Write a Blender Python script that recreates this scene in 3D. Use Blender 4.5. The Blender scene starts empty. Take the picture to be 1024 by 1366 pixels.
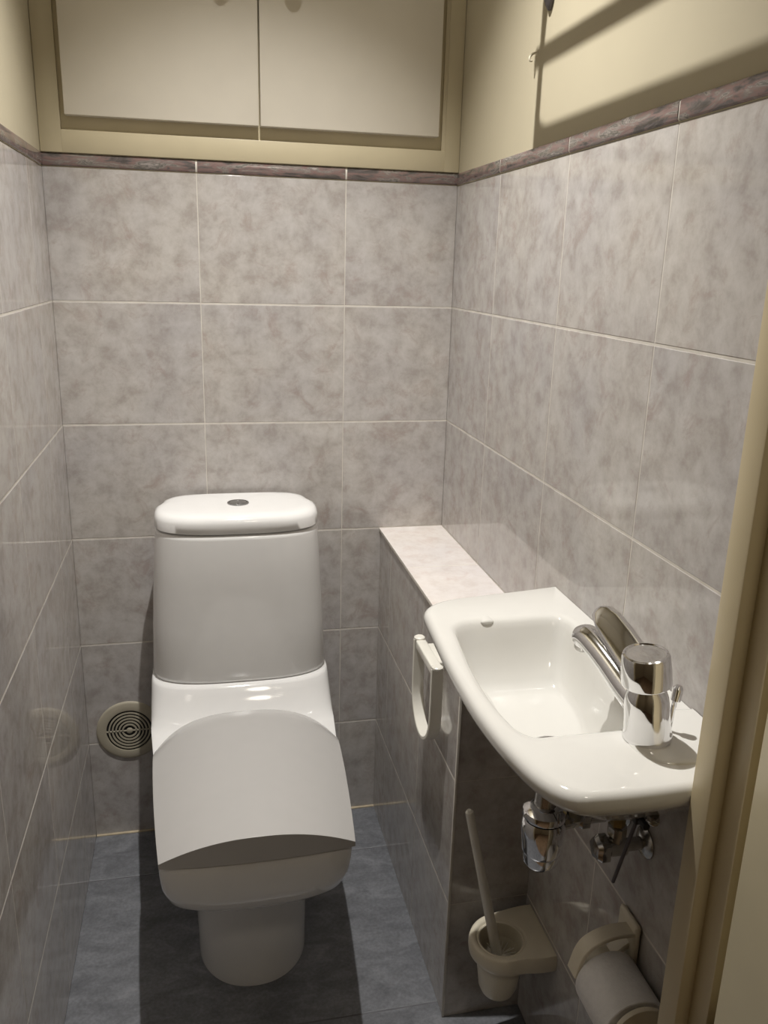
import bpy, bmesh, math, random
from mathutils import Vector, Matrix

random.seed(7)
SC = bpy.context.scene
COL = SC.collection
PI = math.pi

# ------------------------------------------------------------------ helpers
class MB:
    """collects shapes into one bmesh"""
    def __init__(self):
        self.bm = bmesh.new()

    def box(self, x0, x1, y0, y1, z0, z1, bev=0.0, seg=2, mi=0):
        vs = [self.bm.verts.new(p) for p in
              ((x0, y0, z0), (x1, y0, z0), (x1, y1, z0), (x0, y1, z0),
               (x0, y0, z1), (x1, y0, z1), (x1, y1, z1), (x0, y1, z1))]
        fs = [self.bm.faces.new([vs[i] for i in q]) for q in
              ((0, 3, 2, 1), (4, 5, 6, 7), (0, 1, 5, 4), (1, 2, 6, 5), (2, 3, 7, 6), (3, 0, 4, 7))]
        for f in fs:
            f.material_index = mi
        if bev > 0:
            es = set(e for f in fs for e in f.edges)
            r = bmesh.ops.bevel(self.bm, geom=list(es), offset=bev, segments=seg, profile=0.5, affect='EDGES')
            for f in r['faces']:
                f.material_index = mi
        return self

    def quad(self, a, b, c, d, mi=0):
        f = self.bm.faces.new([self.bm.verts.new(p) for p in (a, b, c, d)])
        f.material_index = mi
        return self

    def loft(self, rings, cap0=True, cap1=True, closed=True, mi=0):
        R = [[self.bm.verts.new(p) for p in r] for r in rings]
        n = len(R[0])
        for a, b in zip(R[:-1], R[1:]):
            for i in range(n if closed else n - 1):
                j = (i + 1) % n
                f = self.bm.faces.new((a[i], a[j], b[j], b[i]))
                f.material_index = mi
        for r, c, rev in ((R[0], cap0, True), (R[-1], cap1, False)):
            if c:
                ctr = Vector((0, 0, 0))
                for v in r:
                    ctr += v.co
                cv = self.bm.verts.new(ctr / n)
                for i in range(n):
                    j = (i + 1) % n
                    f = self.bm.faces.new((r[j], r[i], cv) if rev else (r[i], r[j], cv))
                    f.material_index = mi
        return self

    def lathe(self, origin, axis, prof, n=32, cap0=True, cap1=True, mi=0, sx=1.0):
        """prof: list of (radius, distance along axis)"""
        o = Vector(origin); a = Vector(axis).normalized()
        t = Vector((0, 0, 1)) if abs(a.z) < 0.9 else Vector((1, 0, 0))
        u = t.cross(a).normalized(); v = a.cross(u)
        rings = []
        for r, h in prof:
            rings.append([o + a * h + (u * math.cos(2 * PI * i / n) * sx + v * math.sin(2 * PI * i / n)) * r for i in range(n)])
        return self.loft(rings, cap0, cap1, mi=mi)

    def tube(self, pts, radii, n=12, cap=True, flat=None, up=None, mi=0):
        """sweep; radii number or list; flat=(a,b) scales the section on the two axes"""
        P = [Vector(p) for p in pts]
        if not isinstance(radii, (list, tuple)):
            radii = [radii] * len(P)
        T = []
        for i in range(len(P)):
            T.append((P[min(i + 1, len(P) - 1)] - P[max(i - 1, 0)]).normalized())
        up = Vector(up) if up else (Vector((0, 0, 1)) if abs(T[0].z) < 0.9 else Vector((1, 0, 0)))
        u = (up - T[0] * up.dot(T[0])).normalized()
        rings = []
        fa, fb = flat if flat else (1, 1)
        for p, t, r in zip(P, T, radii):
            u = (u - t * u.dot(t)).normalized()
            v = t.cross(u)
            rings.append([p + (u * math.cos(2 * PI * i / n) * fa + v * math.sin(2 * PI * i / n) * fb) * r for i in range(n)])
        return self.loft(rings, cap, cap, mi=mi)

    def bar(self, pts, w, t, wdir, mi=0):
        """sweep of a rectangular w x t section along pts; wdir = direction of w (fixed)"""
        P = [Vector(p) for p in pts]; W_ = Vector(wdir).normalized()
        rings = []
        for i in range(len(P)):
            T = (P[min(i + 1, len(P) - 1)] - P[max(i - 1, 0)]).normalized()
            N = T.cross(W_).normalized()
            c = min(w, t) * 0.18
            sec = [(w / 2 - c, t / 2), (w / 2, t / 2 - c), (w / 2, -t / 2 + c), (w / 2 - c, -t / 2),
                   (-w / 2 + c, -t / 2), (-w / 2, -t / 2 + c), (-w / 2, t / 2 - c), (-w / 2 + c, t / 2)]
            rings.append([P[i] + W_ * a + N * b for a, b in sec])
        return self.loft(rings, mi=mi)


def chaikin(pts, it=3):
    P = [Vector(p) for p in pts]
    for _ in range(it):
        Q = []
        for i in range(len(P)):
            a, b = P[i], P[(i + 1) % len(P)]
            Q += [a * 0.75 + b * 0.25, a * 0.25 + b * 0.75]
        P = Q
    return P


def smooth_path(pts, it=3):
    P = [Vector(p) for p in pts]
    for _ in range(it):
        Q = [P[0]]
        for i in range(len(P) - 1):
            a, b = P[i], P[i + 1]
            Q += [a * 0.75 + b * 0.25, a * 0.25 + b * 0.75]
        Q.append(P[-1])
        P = Q
    return P


def link(name, mb, mats, base=(0, 0, 0), parent=None, smooth=35):
    bm = mb.bm
    bmesh.ops.recalc_face_normals(bm, faces=bm.faces)
    b = Vector(base)
    for v in bm.verts:
        v.co -= b
    me = bpy.data.meshes.new(name)
    bm.to_mesh(me); bm.free()
    if not isinstance(mats, (list, tuple)):
        mats = [mats]
    for m in mats:
        me.materials.append(m)
    if smooth:
        for p in me.polygons:
            p.use_smooth = True
        me.set_sharp_from_angle(angle=math.radians(smooth))
    o = bpy.data.objects.new(name, me)
    COL.objects.link(o)
    if parent is None:
        o.location = b
    else:
        o.parent = parent
    return o


def tag(o, label, cat, group=None):
    o['label'] = label
    o['category'] = cat
    if group:
        o['group'] = group
    return o


def thing(name, label, cat, base, group=None):
    e = bpy.data.objects.new(name, None)
    e.empty_display_size = 0.05
    e.location = base
    COL.objects.link(e)
    tag(e, label, cat, group)
    return e


def part(name, mb, mat, root, parent=None, smooth=35):
    return link(name, mb, mat, root.location, parent or root, smooth)


def struct(name, mb, mats, smooth=35, base=(0, 0, 0)):
    o = link(name, mb, mats, base, None, smooth)
    o['kind'] = 'structure'
    return o


# ------------------------------------------------------------------ materials
def newmat(name):
    m = bpy.data.materials.new(name)
    m.use_nodes = True
    nt = m.node_tree
    for n in list(nt.nodes):
        nt.nodes.remove(n)
    out = nt.nodes.new('ShaderNodeOutputMaterial')
    bs = nt.nodes.new('ShaderNodeBsdfPrincipled')
    nt.links.new(bs.outputs[0], out.inputs[0])
    return m, nt, bs


def plain(name, col, rough=0.4, metal=0.0, var=0.06, scale=30, bump=0.0, spec=0.5, coat=0.0):
    """procedural: faint noise variation of the colour and roughness"""
    m, nt, bs = newmat(name)
    tc = nt.nodes.new('ShaderNodeTexCoord')
    nz = nt.nodes.new('ShaderNodeTexNoise')
    nz.inputs['Scale'].default_value = scale
    nz.inputs['Detail'].default_value = 4
    nt.links.new(tc.outputs['Object'], nz.inputs['Vector'])
    rp = nt.nodes.new('ShaderNodeValToRGB')
    rp.color_ramp.elements[0].position = 0.3
    rp.color_ramp.elements[1].position = 0.7
    rp.color_ramp.elements[0].color = (*[c * (1 - var) for c in col], 1)
    rp.color_ramp.elements[1].color = (*[min(1, c * (1 + var)) for c in col], 1)
    nt.links.new(nz.outputs['Fac'], rp.inputs['Fac'])
    nt.links.new(rp.outputs['Color'], bs.inputs['Base Color'])
    bs.inputs['Roughness'].default_value = rough
    bs.inputs['Metallic'].default_value = metal
    bs.inputs['Specular IOR Level'].default_value = spec
    bs.inputs['Coat Weight'].default_value = coat
    if bump:
        b = nt.nodes.new('ShaderNodeBump')
        b.inputs['Strength'].default_value = bump
        b.inputs['Distance'].default_value = 0.002
        nt.links.new(nz.outputs['Fac'], b.inputs['Height'])
        nt.links.new(b.outputs['Normal'], bs.inputs['Normal'])
    return m


def ramp(nt, stops):
    r = nt.nodes.new('ShaderNodeValToRGB')
    el = r.color_ramp.elements
    while len(el) < len(stops):
        el.new(0.5)
    for e, (p, c) in zip(el, stops):
        e.position = p
        e.color = (*c, 1)
    return r


def island_vector(nt, mult):
    """object coordinates shifted by a random amount on every tile"""
    tc = nt.nodes.new('ShaderNodeTexCoord')
    ge = nt.nodes.new('ShaderNodeNewGeometry')
    sc = nt.nodes.new('ShaderNodeVectorMath'); sc.operation = 'SCALE'
    sc.inputs[0].default_value = (mult, mult * 1.7, mult * 0.6)
    nt.links.new(ge.outputs['Random Per Island'], sc.inputs['Scale'])
    ad = nt.nodes.new('ShaderNodeVectorMath'); ad.operation = 'ADD'
    nt.links.new(tc.outputs['Object'], ad.inputs[0])
    nt.links.new(sc.outputs[0], ad.inputs[1])
    return ad.outputs[0], ge


def noise(nt, vec, scale, detail=5, rough=0.55, dist=0.0):
    n = nt.nodes.new('ShaderNodeTexNoise')
    n.inputs['Scale'].default_value = scale
    n.inputs['Detail'].default_value = detail
    n.inputs['Roughness'].default_value = rough
    n.inputs['Distortion'].default_value = dist
    nt.links.new(vec, n.inputs['Vector'])
    return n


def mix(nt, fac, a, b, mode='MIX'):
    m = nt.nodes.new('ShaderNodeMix')
    m.data_type = 'RGBA'
    m.blend_type = mode
    for sock, val in ((m.inputs[0], fac), (m.inputs[6], a), (m.inputs[7], b)):
        if isinstance(val, (int, float)):
            sock.default_value = val
        elif isinstance(val, tuple):
            sock.default_value = (*val, 1)
        else:
            nt.links.new(val, sock)
    return m.outputs[2]


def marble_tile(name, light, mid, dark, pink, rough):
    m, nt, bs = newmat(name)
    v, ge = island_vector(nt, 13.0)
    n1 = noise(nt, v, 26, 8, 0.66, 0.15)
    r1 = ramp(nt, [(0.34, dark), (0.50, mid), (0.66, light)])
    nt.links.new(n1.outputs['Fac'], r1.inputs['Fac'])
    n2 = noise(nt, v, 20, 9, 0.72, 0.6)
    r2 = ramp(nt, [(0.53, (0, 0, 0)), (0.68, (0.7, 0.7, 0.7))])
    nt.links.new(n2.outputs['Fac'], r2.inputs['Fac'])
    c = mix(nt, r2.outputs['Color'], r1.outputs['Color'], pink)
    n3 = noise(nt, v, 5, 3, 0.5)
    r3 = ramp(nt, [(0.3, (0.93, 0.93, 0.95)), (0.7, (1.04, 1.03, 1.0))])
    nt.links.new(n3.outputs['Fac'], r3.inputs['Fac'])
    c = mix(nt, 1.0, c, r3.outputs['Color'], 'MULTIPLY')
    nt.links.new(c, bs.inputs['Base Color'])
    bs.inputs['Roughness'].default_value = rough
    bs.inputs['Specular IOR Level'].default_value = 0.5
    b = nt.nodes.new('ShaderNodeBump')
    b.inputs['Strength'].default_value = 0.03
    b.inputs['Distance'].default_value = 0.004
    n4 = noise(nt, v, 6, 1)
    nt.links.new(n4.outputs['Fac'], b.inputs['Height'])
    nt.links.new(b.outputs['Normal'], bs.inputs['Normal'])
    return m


M = {}
M['tile'] = marble_tile('marbled_wall_tile', (0.545, 0.524, 0.507), (0.480, 0.455, 0.436), (0.385, 0.354, 0.333), (0.365, 0.303, 0.280), 0.07)
M['grout'] = plain('wall_grout', (0.62, 0.585, 0.53), 0.8, var=0.12)
M['floor_grout'] = plain('floor_grout', (0.13, 0.13, 0.14), 0.85, var=0.15)
M['joint'] = plain('yellowed_sealant', (0.50, 0.42, 0.29), 0.6, var=0.3, scale=18)

# dark border tile: reddish brown and grey-green wavy bands with thin pale veins
m, nt, bs = newmat('marbled_border_tile'); M['border'] = m
v, ge = island_vector(nt, 9.0)
mp = nt.nodes.new('ShaderNodeMapping'); mp.inputs['Scale'].default_value = (15, 15, 70)
nt.links.new(v, mp.inputs['Vector'])
n1 = noise(nt, mp.outputs[0], 1.1, 6, 0.6, 0.6)
r1 = ramp(nt, [(0.34, (0.085, 0.075, 0.072)), (0.42, (0.14, 0.122, 0.118)), (0.49, (0.235, 0.155, 0.145)), (0.54, (0.20, 0.17, 0.16)), (0.575, (0.29, 0.255, 0.235)), (0.60, (0.12, 0.115, 0.105)), (0.68, (0.38, 0.34, 0.32))])
nt.links.new(n1.outputs['Fac'], r1.inputs['Fac'])
nt.links.new(r1.outputs['Color'], bs.inputs['Base Color'])
bs.inputs['Roughness'].default_value = 0.12

# blue grey streaked floor tile
m, nt, bs = newmat('slate_blue_floor_tile'); M['floor'] = m
v, ge = island_vector(nt, 7.0)
mp = nt.nodes.new('ShaderNodeMapping'); mp.inputs['Scale'].default_value = (14, 26, 14)
nt.links.new(v, mp.inputs['Vector'])
n1 = noise(nt, mp.outputs[0], 1.0, 7, 0.62, 0.8)
r1 = ramp(nt, [(0.30, (0.122, 0.126, 0.138)), (0.5, (0.172, 0.178, 0.193)), (0.7, (0.230, 0.237, 0.255))])
nt.links.new(n1.outputs['Fac'], r1.inputs['Fac'])
n2 = noise(nt, v, 160, 3, 0.6)
r2 = ramp(nt, [(0.3, (0.82, 0.82, 0.82)), (0.7, (1.12, 1.12, 1.12))])
nt.links.new(n2.outputs['Fac'], r2.inputs['Fac'])
c = mix(nt, 1.0, r1.outputs['Color'], r2.outputs['Color'], 'MULTIPLY')
nt.links.new(c, bs.inputs['Base Color'])
bs.inputs['Roughness'].default_value = 0.28
bp = nt.nodes.new('ShaderNodeBump'); bp.inputs['Strength'].default_value = 0.12; bp.inputs['Distance'].default_value = 0.003
nt.links.new(n1.outputs['Fac'], bp.inputs['Height'])
nt.links.new(bp.outputs['Normal'], bs.inputs['Normal'])

M['paint'] = plain('cream_wall_paint', (0.49, 0.44, 0.32), 0.6, var=0.02, scale=8, bump=0.15)
M['frame_paint'] = plain('cream_gloss_paint', (0.55, 0.485, 0.335), 0.35, var=0.03, scale=12)
M['door_paint'] = plain('off_white_cupboard_paint', (0.70, 0.655, 0.565), 0.42, var=0.02, scale=15)
M['jamb_paint'] = plain('cream_door_paint', (0.60, 0.51, 0.33), 0.4, var=0.03, scale=12)
M['leaf_paint'] = plain('cream_door_leaf_paint', (0.62, 0.55, 0.38), 0.35, var=0.03, scale=12)
M['ceiling'] = plain('ceiling_paint', (0.75, 0.72, 0.64), 0.8, var=0.02)
M['ceramic'] = plain('white_ceramic', (0.80, 0.795, 0.785), 0.07, var=0.01, spec=0.5)
M['basin_ceramic'] = plain('warm_white_ceramic', (0.70, 0.69, 0.655), 0.08, var=0.01, spec=0.5)
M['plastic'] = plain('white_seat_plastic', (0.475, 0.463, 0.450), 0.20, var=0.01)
M['white_plastic'] = plain('white_glossy_plastic', (0.80, 0.78, 0.71), 0.25, var=0.02)
M['cream_plastic'] = plain('cream_plastic', (0.72, 0.66, 0.53), 0.3, var=0.03)
M['chrome'] = plain('chrome', (0.78, 0.78, 0.79), 0.07, metal=1.0, var=0.01)
M['old_chrome'] = plain('tarnished_chrome', (0.50, 0.49, 0.47), 0.22, metal=1.0, var=0.2, scale=60)
M['brass'] = plain('dull_brass', (0.45, 0.36, 0.18), 0.35, metal=1.0, var=0.2, scale=60)
M['dark_metal'] = plain('dark_grey_metal', (0.11, 0.10, 0.105), 0.4, metal=0.4, var=0.15)
M['button_metal'] = plain('satin_steel', (0.42, 0.42, 0.42), 0.3, metal=1.0, var=0.05)
M['black'] = plain('black_recess', (0.012, 0.012, 0.012), 0.7, var=0.1)
M['rubber'] = plain('black_rubber', (0.025, 0.024, 0.023), 0.5, var=0.15)
M['paper'] = plain('toilet_paper', (0.78, 0.77, 0.77), 0.95, var=0.03, scale=140, bump=0.4)
M['card'] = plain('grey_card', (0.42, 0.36, 0.28), 0.9, var=0.08)
M['vent_plastic'] = plain('beige_vent_plastic', (0.46, 0.42, 0.33), 0.4, var=0.04)
M['bristle'] = plain('white_bristle', (0.72, 0.68, 0.60), 0.7, var=0.1, scale=90)
M['wood'] = plain('hall_floor_wood', (0.16, 0.10, 0.055), 0.5, var=0.3, scale=9)
M['hall_paint'] = plain('hall_wall_paint', (0.42, 0.35, 0.24), 0.7, var=0.03, scale=8)
m, nt, bs = newmat('lamp_lens'); M['lens'] = m
bs.inputs['Base Color'].default_value = (0.9, 0.9, 0.85, 1)
bs.inputs['Emission Color'].default_value = (1.0, 0.93, 0.80, 1)
bs.inputs['Emission Strength'].default_value = 6.0

# ------------------------------------------------------------------ room numbers (metres)
W = 0.8264          # room width
TH = 0.25           # tile row height
TW = 0.30           # tile column width
LT = 0.1473         # width of the boxed ledge
LX = W - LT         # its face
LY = -0.6457        # its near end
FY = -1.19          # inner face of the front wall
ZT = 1.5            # top of the wall tiles
ZB = 1.5245         # top of the border
ZC = 2.45           # ceiling


def tiled(name, origin, udir, vdir, ndir, us, vs, gu=0.0009, gv=0.0017, bev=0.0008, mats=None, thick=0.006):
    """slab of grout carrying bevelled tiles; us, vs = joint positions along the two directions; ndir points into the room"""
    mb = MB()
    o, U, V, N = Vector(origin), Vector(udir), Vector(vdir), Vector(ndir)
    P = lambda a, b, c: o + U * a + V * b + N * c
    g = -0.0004
    mb.quad(P(us[0], vs[0], g), P(us[-1], vs[0], g), P(us[-1], vs[-1], g), P(us[0], vs[-1], g), 1)
    for i in range(len(us) - 1):
        for j in range(len(vs) - 1):
            a0 = us[i] + (gu if i else 0); a1 = us[i + 1] - (gu if i < len(us) - 2 else 0)
            b0 = vs[j] + (gv if j else 0); b1 = vs[j + 1] - (gv if j < len(vs) - 2 else 0)
            e = bev
            A = [P(a0, b0, g - 0.001), P(a1, b0, g - 0.001), P(a1, b1, g - 0.001), P(a0, b1, g - 0.001)]
            B = [P(a0, b0, -e * 0.5), P(a1, b0, -e * 0.5), P(a1, b1, -e * 0.5), P(a0, b1, -e * 0.5)]
            C = [P(a0 + e, b0 + e, 0), P(a1 - e, b0 + e, 0), P(a1 - e, b1 - e, 0), P(a0 + e, b1 - e, 0)]
            bmv = [[mb.bm.verts.new(p) for p in ring] for ring in (A, B, C)]
            for r0, r1 in zip(bmv[:-1], bmv[1:]):
                for k in range(4):
                    mb.bm.faces.new((r0[k], r0[(k + 1) % 4], r1[(k + 1) % 4], r1[k])).material_index = 0
            mb.bm.faces.new(bmv[-1]).material_index = 0
    return mb


ROWS = [i * TH for i in range(7)]
XB = [0.0, 0.2881, 0.5878, W]
YR = [0.0, 0.2684, 0.5681, 0.8679, -FY + 0.0]
YL = [0.0, 0.16, 0.46, 0.76, 1.06, -FY]

# back wall: tiles, and plaster above
mb = tiled('wall_back', (0, 0, 0), (1, 0, 0), (0, 0, 1), (0, -1, 0), XB, ROWS)
mb.quad((0, 0, ZT), (W, 0, ZT), (W, 0, ZC), (0, 0, ZC), 2)
mb.box(-0.1, W + 0.1, 0.004, 0.1, -0.05, ZC, mi=2)
struct('wall_back', mb, [M['tile'], M['grout'], M['paint']], smooth=0)
# right wall
mb = tiled('wall_right', (W, 0, 0), (0, -1, 0), (0, 0, 1), (-1, 0, 0), YR, ROWS)
mb.quad((W, 0, ZT), (W, FY, ZT), (W, FY, ZC), (W, 0, ZC), 2)
mb.box(W + 0.004, W + 0.1, FY, 0.0, -0.05, ZC, mi=2)
struct('wall_right', mb, [M['tile'], M['grout'], M['paint']], smooth=0)
# left wall
mb = tiled('wall_left', (0, 0, 0), (0, -1, 0), (0, 0, 1), (1, 0, 0), YL, ROWS)
mb.quad((0, 0, ZT), (0, FY, ZT), (0, FY, ZC), (0, 0, ZC), 2)
mb.box(-0.1, -0.004, FY, 0.0, -0.05, ZC, mi=2)
struct('wall_left', mb, [M['tile'], M['grout'], M['paint']], smooth=0)

# border tiles: a low half-round strip on each wall
def border(name, origin, udir, ndir, us):
    mb = MB()
    o, U, N = Vector(origin), Vector(udir), Vector(ndir)
    P = lambda a, b, c: o + U * a + Vector((0, 0, 1)) * b + N * c
    z0, z1 = ZT + 0.0015, ZB
    g = 0.0019
    for q in us[1:-1]:
        gp = [(z0, -0.002), (z0, 0.0004), (z0 + 0.002, 0.0020), (z1 - 0.002, 0.0020), (z1 - 0.0005, 0.0004), (z1 - 0.0005, -0.002)]
        mb.loft([[P(q - 0.003, z, n) for z, n in gp], [P(q + 0.003, z, n) for z, n in gp]], mi=1)
    for i in range(len(us) - 1):
        a0 = us[i] + (g if i else 0.0); a1 = us[i + 1] - (g if i < len(us) - 2 else 0.0)
        prof = [(z0, -0.002), (z0, 0.0006), (z0 + 0.0008, 0.0018), (z0 + 0.0025, 0.0026), ((z0 + z1) / 2, 0.0031), (z1 - 0.0025, 0.0026), (z1 - 0.0008, 0.0018), (z1, 0.0006), (z1, -0.002)]
        mb.loft([[P(a0, z, n) for z, n in prof], [P(a0 + .001, z, n) for z, n in prof], [P(a1 - .001, z, n) for z, n in prof], [P(a1, z, n) for z, n in prof]])
    o_ = struct(name, mb, [M['border'], M['grout']], smooth=50)
    return o_

border('trim_1', (0, 0, 0), (1, 0, 0), (0, -1, 0), XB)
border('trim_2', (W, 0, 0), (0, -1, 0), (-1, 0, 0), YR)
border('trim_3', (0, 0, 0), (0, -1, 0), (1, 0, 0), YL)

# floor of the cubicle
mb = tiled('floor', (0, 0, 0), (1, 0, 0), (0, -1, 0), (0, 0, 1), [0.0, W], [0.0, 0.16, 0.612, 1.064, 1.30], gv=0.0018)
mb.box(-0.1, W + 0.1, -1.30, 0.1, -0.06, -0.004, mi=1)
struct('floor', mb, [M['floor'], M['floor_grout']], smooth=0)
# yellowed bead where the floor meets the back wall
mb = MB().tube([(0.001, -0.002, 0.001), (0.18, -0.002, 0.001)], 0.003, 8)
mb.tube([(0.46, -0.002, 0.001), (LX, -0.002, 0.001)], 0.003, 8)
struct('baseboard_back', mb, M['joint'])
# ceiling
struct('ceiling', MB().box(-0.7, 1.9, -3.1, 0.1, ZC, ZC + 0.08), M['ceiling'], smooth=0)

# front wall with the doorway, door lining, open door
JX = 0.7415
OX0 = 0.05
mb = MB()
mb.box(-0.7, OX0 - 0.02, -1.275, FY, -0.05, ZC)
mb.box(0.79, 1.9, -1.275, FY, -0.05, ZC)
mb.box(OX0 - 0.02, 0.79, -1.275, FY, 2.07, ZC)
struct('wall_front', mb, M['hall_paint'], smooth=0)
mb = MB()
mb.box(JX, 0.79, -1.212, -1.1825, 0, 2.05, 0.002)          # stop, right
mb.box(0.757, 0.79, -1.2395, -1.206, 0, 2.05, 0.0015)       # rebated lining, right
mb.box(0.785, 0.79, -1.276, -1.206, 0, 2.05, 0.0015)
mb.box(OX0 - 0.02, OX0 + 0.028, -1.212, -1.1825, 0, 2.05, 0.002)
mb.box(OX0 - 0.02, OX0, -1.276, -1.206, 0, 2.05, 0.0015)
mb.box(OX0 - 0.02, 0.79, -1.276, -1.1825, 2.04, 2.07, 0.002)
mb.box(0.79, 0.85, -1.287, -1.274, 0, 2.12, 0.003)          # architrave on the hall side
mb.box(OX0 - 0.08, OX0 - 0.02, -1.287, -1.274, 0, 2.12, 0.003)
mb.box(OX0 - 0.08, 0.85, -1.287, -1.274, 2.07, 2.13, 0.003)
struct('trim_4', mb, M['jamb_paint'])
dr = thing('door_1', 'cream painted door standing open at the right of the doorway', 'door', (0.786, -1.24, 0.012))
dr['kind'] = 'structure'
part('door_leaf', MB().box(0.7480, 0.7850, -1.905, -1.2600, 0.012, 2.03, 0.002), M['leaf_paint'], dr)
mb = MB()
mb.lathe((0.7480, -1.845, 1.02), (-1, 0, 0), [(0.024, 0), (0.024, 0.006), (0.009, 0.008), (0.009, 0.04)], 24)
mb.tube(smooth_path([(0.7100, -1.845, 1.02), (0.7060, -1.835, 1.02), (0.7060, -1.74, 1.02)]), 0.008, 12)
part('door_handle', mb, M['chrome'], dr)

# hall behind the camera (seen only as reflections)
struct('floor_hall', MB().box(-0.7, 1.9, -3.1, -1.30, -0.06, 0.0), M['wood'], smooth=0)
struct('wall_hall_back', MB().box(-0.7, 1.9, -3.1, -3.0, 0, ZC), M['hall_paint'], smooth=0)
struct('wall_hall_left', MB().box(-0.8, -0.7, -3.1, -1.19, 0, ZC), M['hall_paint'], smooth=0)
struct('wall_hall_right', MB().box(1.9, 2.0, -3.1, -1.19, 0, ZC), M['hall_paint'], smooth=0)

# ------------------------------------------------------------------ boxed ledge
lg = thing('tiled_ledge', 'low boxed ledge clad in marbled grey tiles along the right wall', 'ledge', (LX + LT / 2, LY / 2, 0))
mb = tiled('face', (LX, 0, 0), (0, -1, 0), (0, 0, 1), (-1, 0, 0), [0.0, 0.115, 0.40, -LY], [0, .25, .5, .742], gu=0.0010)
part('side_face', mb, [M['tile'], M['grout']], lg, smooth=0)
mb = tiled('end', (LX, LY, 0), (1, 0, 0), (0, 0, 1), (0, -1, 0), [0.0, LT], [0, .25, .5, .742], gv=0.0005)
part('end_face', mb, [M['tile'], M['grout']], lg, smooth=0)
mb = tiled('top', (LX, 0, 0.75), (1, 0, 0), (0, -1, 0), (0, 0, 1), [-0.003, LT], [0.0, 0.272, -LY + 0.003], gv=0.0014)
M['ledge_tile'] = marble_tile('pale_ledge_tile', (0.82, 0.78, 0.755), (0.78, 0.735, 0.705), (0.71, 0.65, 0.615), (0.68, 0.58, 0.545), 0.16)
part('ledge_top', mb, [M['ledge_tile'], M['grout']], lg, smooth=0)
mb = MB()
mb.box(LX - 0.003, LX + 0.002, LY - 0.003, 0, 0.742, 0.7492, 0.001)
mb.box(LX - 0.003, W, LY - 0.003, LY + 0.002, 0.742, 0.7492, 0.001)
mb.box(LX - 0.0016, LX + 0.003, LY - 0.0016, LY + 0.003, 0.001, 0.742, 0.0008)
part('edge_strip', mb, M['grout'], lg)
mb = MB().box(LX + 0.0025, W - 0.001, LY + 0.0025, -0.001, 0.0, 0.746)
part('core', mb, M['grout'], lg, smooth=0)

# ------------------------------------------------------------------ toilet
TX = 0.347
toi = thing('toilet', 'white close-coupled toilet with closed lid against the back wall', 'toilet', (TX, -0.28, 0))

def plan(z, yb, hwb, yside, hwf, fr, n, rb=0.02, cx=TX):
    """plan outline: straight back at yb with rounded corners, straight sides, superelliptic front"""
    h = [(hwb - rb) * k / 3 for k in range(3)]
    half = [(x, yb) for x in h]
    for i in range(5):
        a = PI / 2 * i / 4
        half.append((hwb - rb + rb * math.sin(a), yb - rb + rb * math.cos(a)))
    for i in range(1, 8):
        t = i / 8
        half.append((hwb + (hwf - hwb) * t, (yb - rb) + (yside - yb + rb) * t))
    for i in range(0, 19):
        a = PI / 2 * i / 18
        half.append((hwf * max(0, math.cos(a)) ** (2 / n), yside + (fr - yside) * math.sin(a) ** (2 / n)))
    half[-1] = (0.0, fr)
    pts = [(cx + x, y, z) for x, y in half] + [(cx - x, y, z) for x, y in half[-2:0:-1]]
    return pts

mb = MB()
PB = -0.02
rings = [plan(0.0, PB, 0.122, -0.385, 0.1065, -0.511, 2.15),
         plan(0.012, PB, 0.122, -0.385, 0.1070, -0.512, 2.15),
         plan(0.10, PB, 0.124, -0.380, 0.1085, -0.506, 2.15),
         plan(0.17, PB, 0.130, -0.385, 0.1120, -0.510, 2.2),
         plan(0.215, PB, 0.142, -0.400, 0.1170, -0.528, 2.3),
         plan(0.245, PB, 0.156, -0.430, 0.1270, -0.560, 2.5),
         plan(0.268, PB, 0.169, -0.470, 0.1400, -0.602, 2.8),
         plan(0.286, PB, 0.178, -0.510, 0.1500, -0.632, 3.2),
         plan(0.306, PB, 0.185, -0.545, 0.1565, -0.648, 3.7),
         plan(0.335, PB, 0.190, -0.570, 0.1600, -0.657, 4.2),
         plan(0.365, PB, 0.193, -0.585, 0.1610, -0.660, 4.6),
         plan(0.390, PB, 0.1945, -0.590, 0.1610, -0.661, 4.8),
         plan(0.399, PB, 0.1935, -0.590, 0.1595, -0.659, 4.8),
         plan(0.4025, PB, 0.190, -0.588, 0.1555, -0.653, 4.8)]
for z, fr, ed, hw in ((0.4045, -0.272, -0.250, 0.1895), (0.412, -0.252, -0.222, 0.190), (0.425, -0.236, -0.198, 0.1905), (0.442, -0.221, -0.176, 0.1905),
                      (0.460, -0.208, -0.155, 0.190), (0.472, -0.201, -0.142, 0.1895), (0.4775, -0.196, -0.136, 0.187)):
    rings.append(plan(z, PB, hw, ed + 0.03, hw, fr, 3.2))
mb.loft(rings)
part('pan', mb, M['ceramic'], toi, smooth=60)

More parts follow.
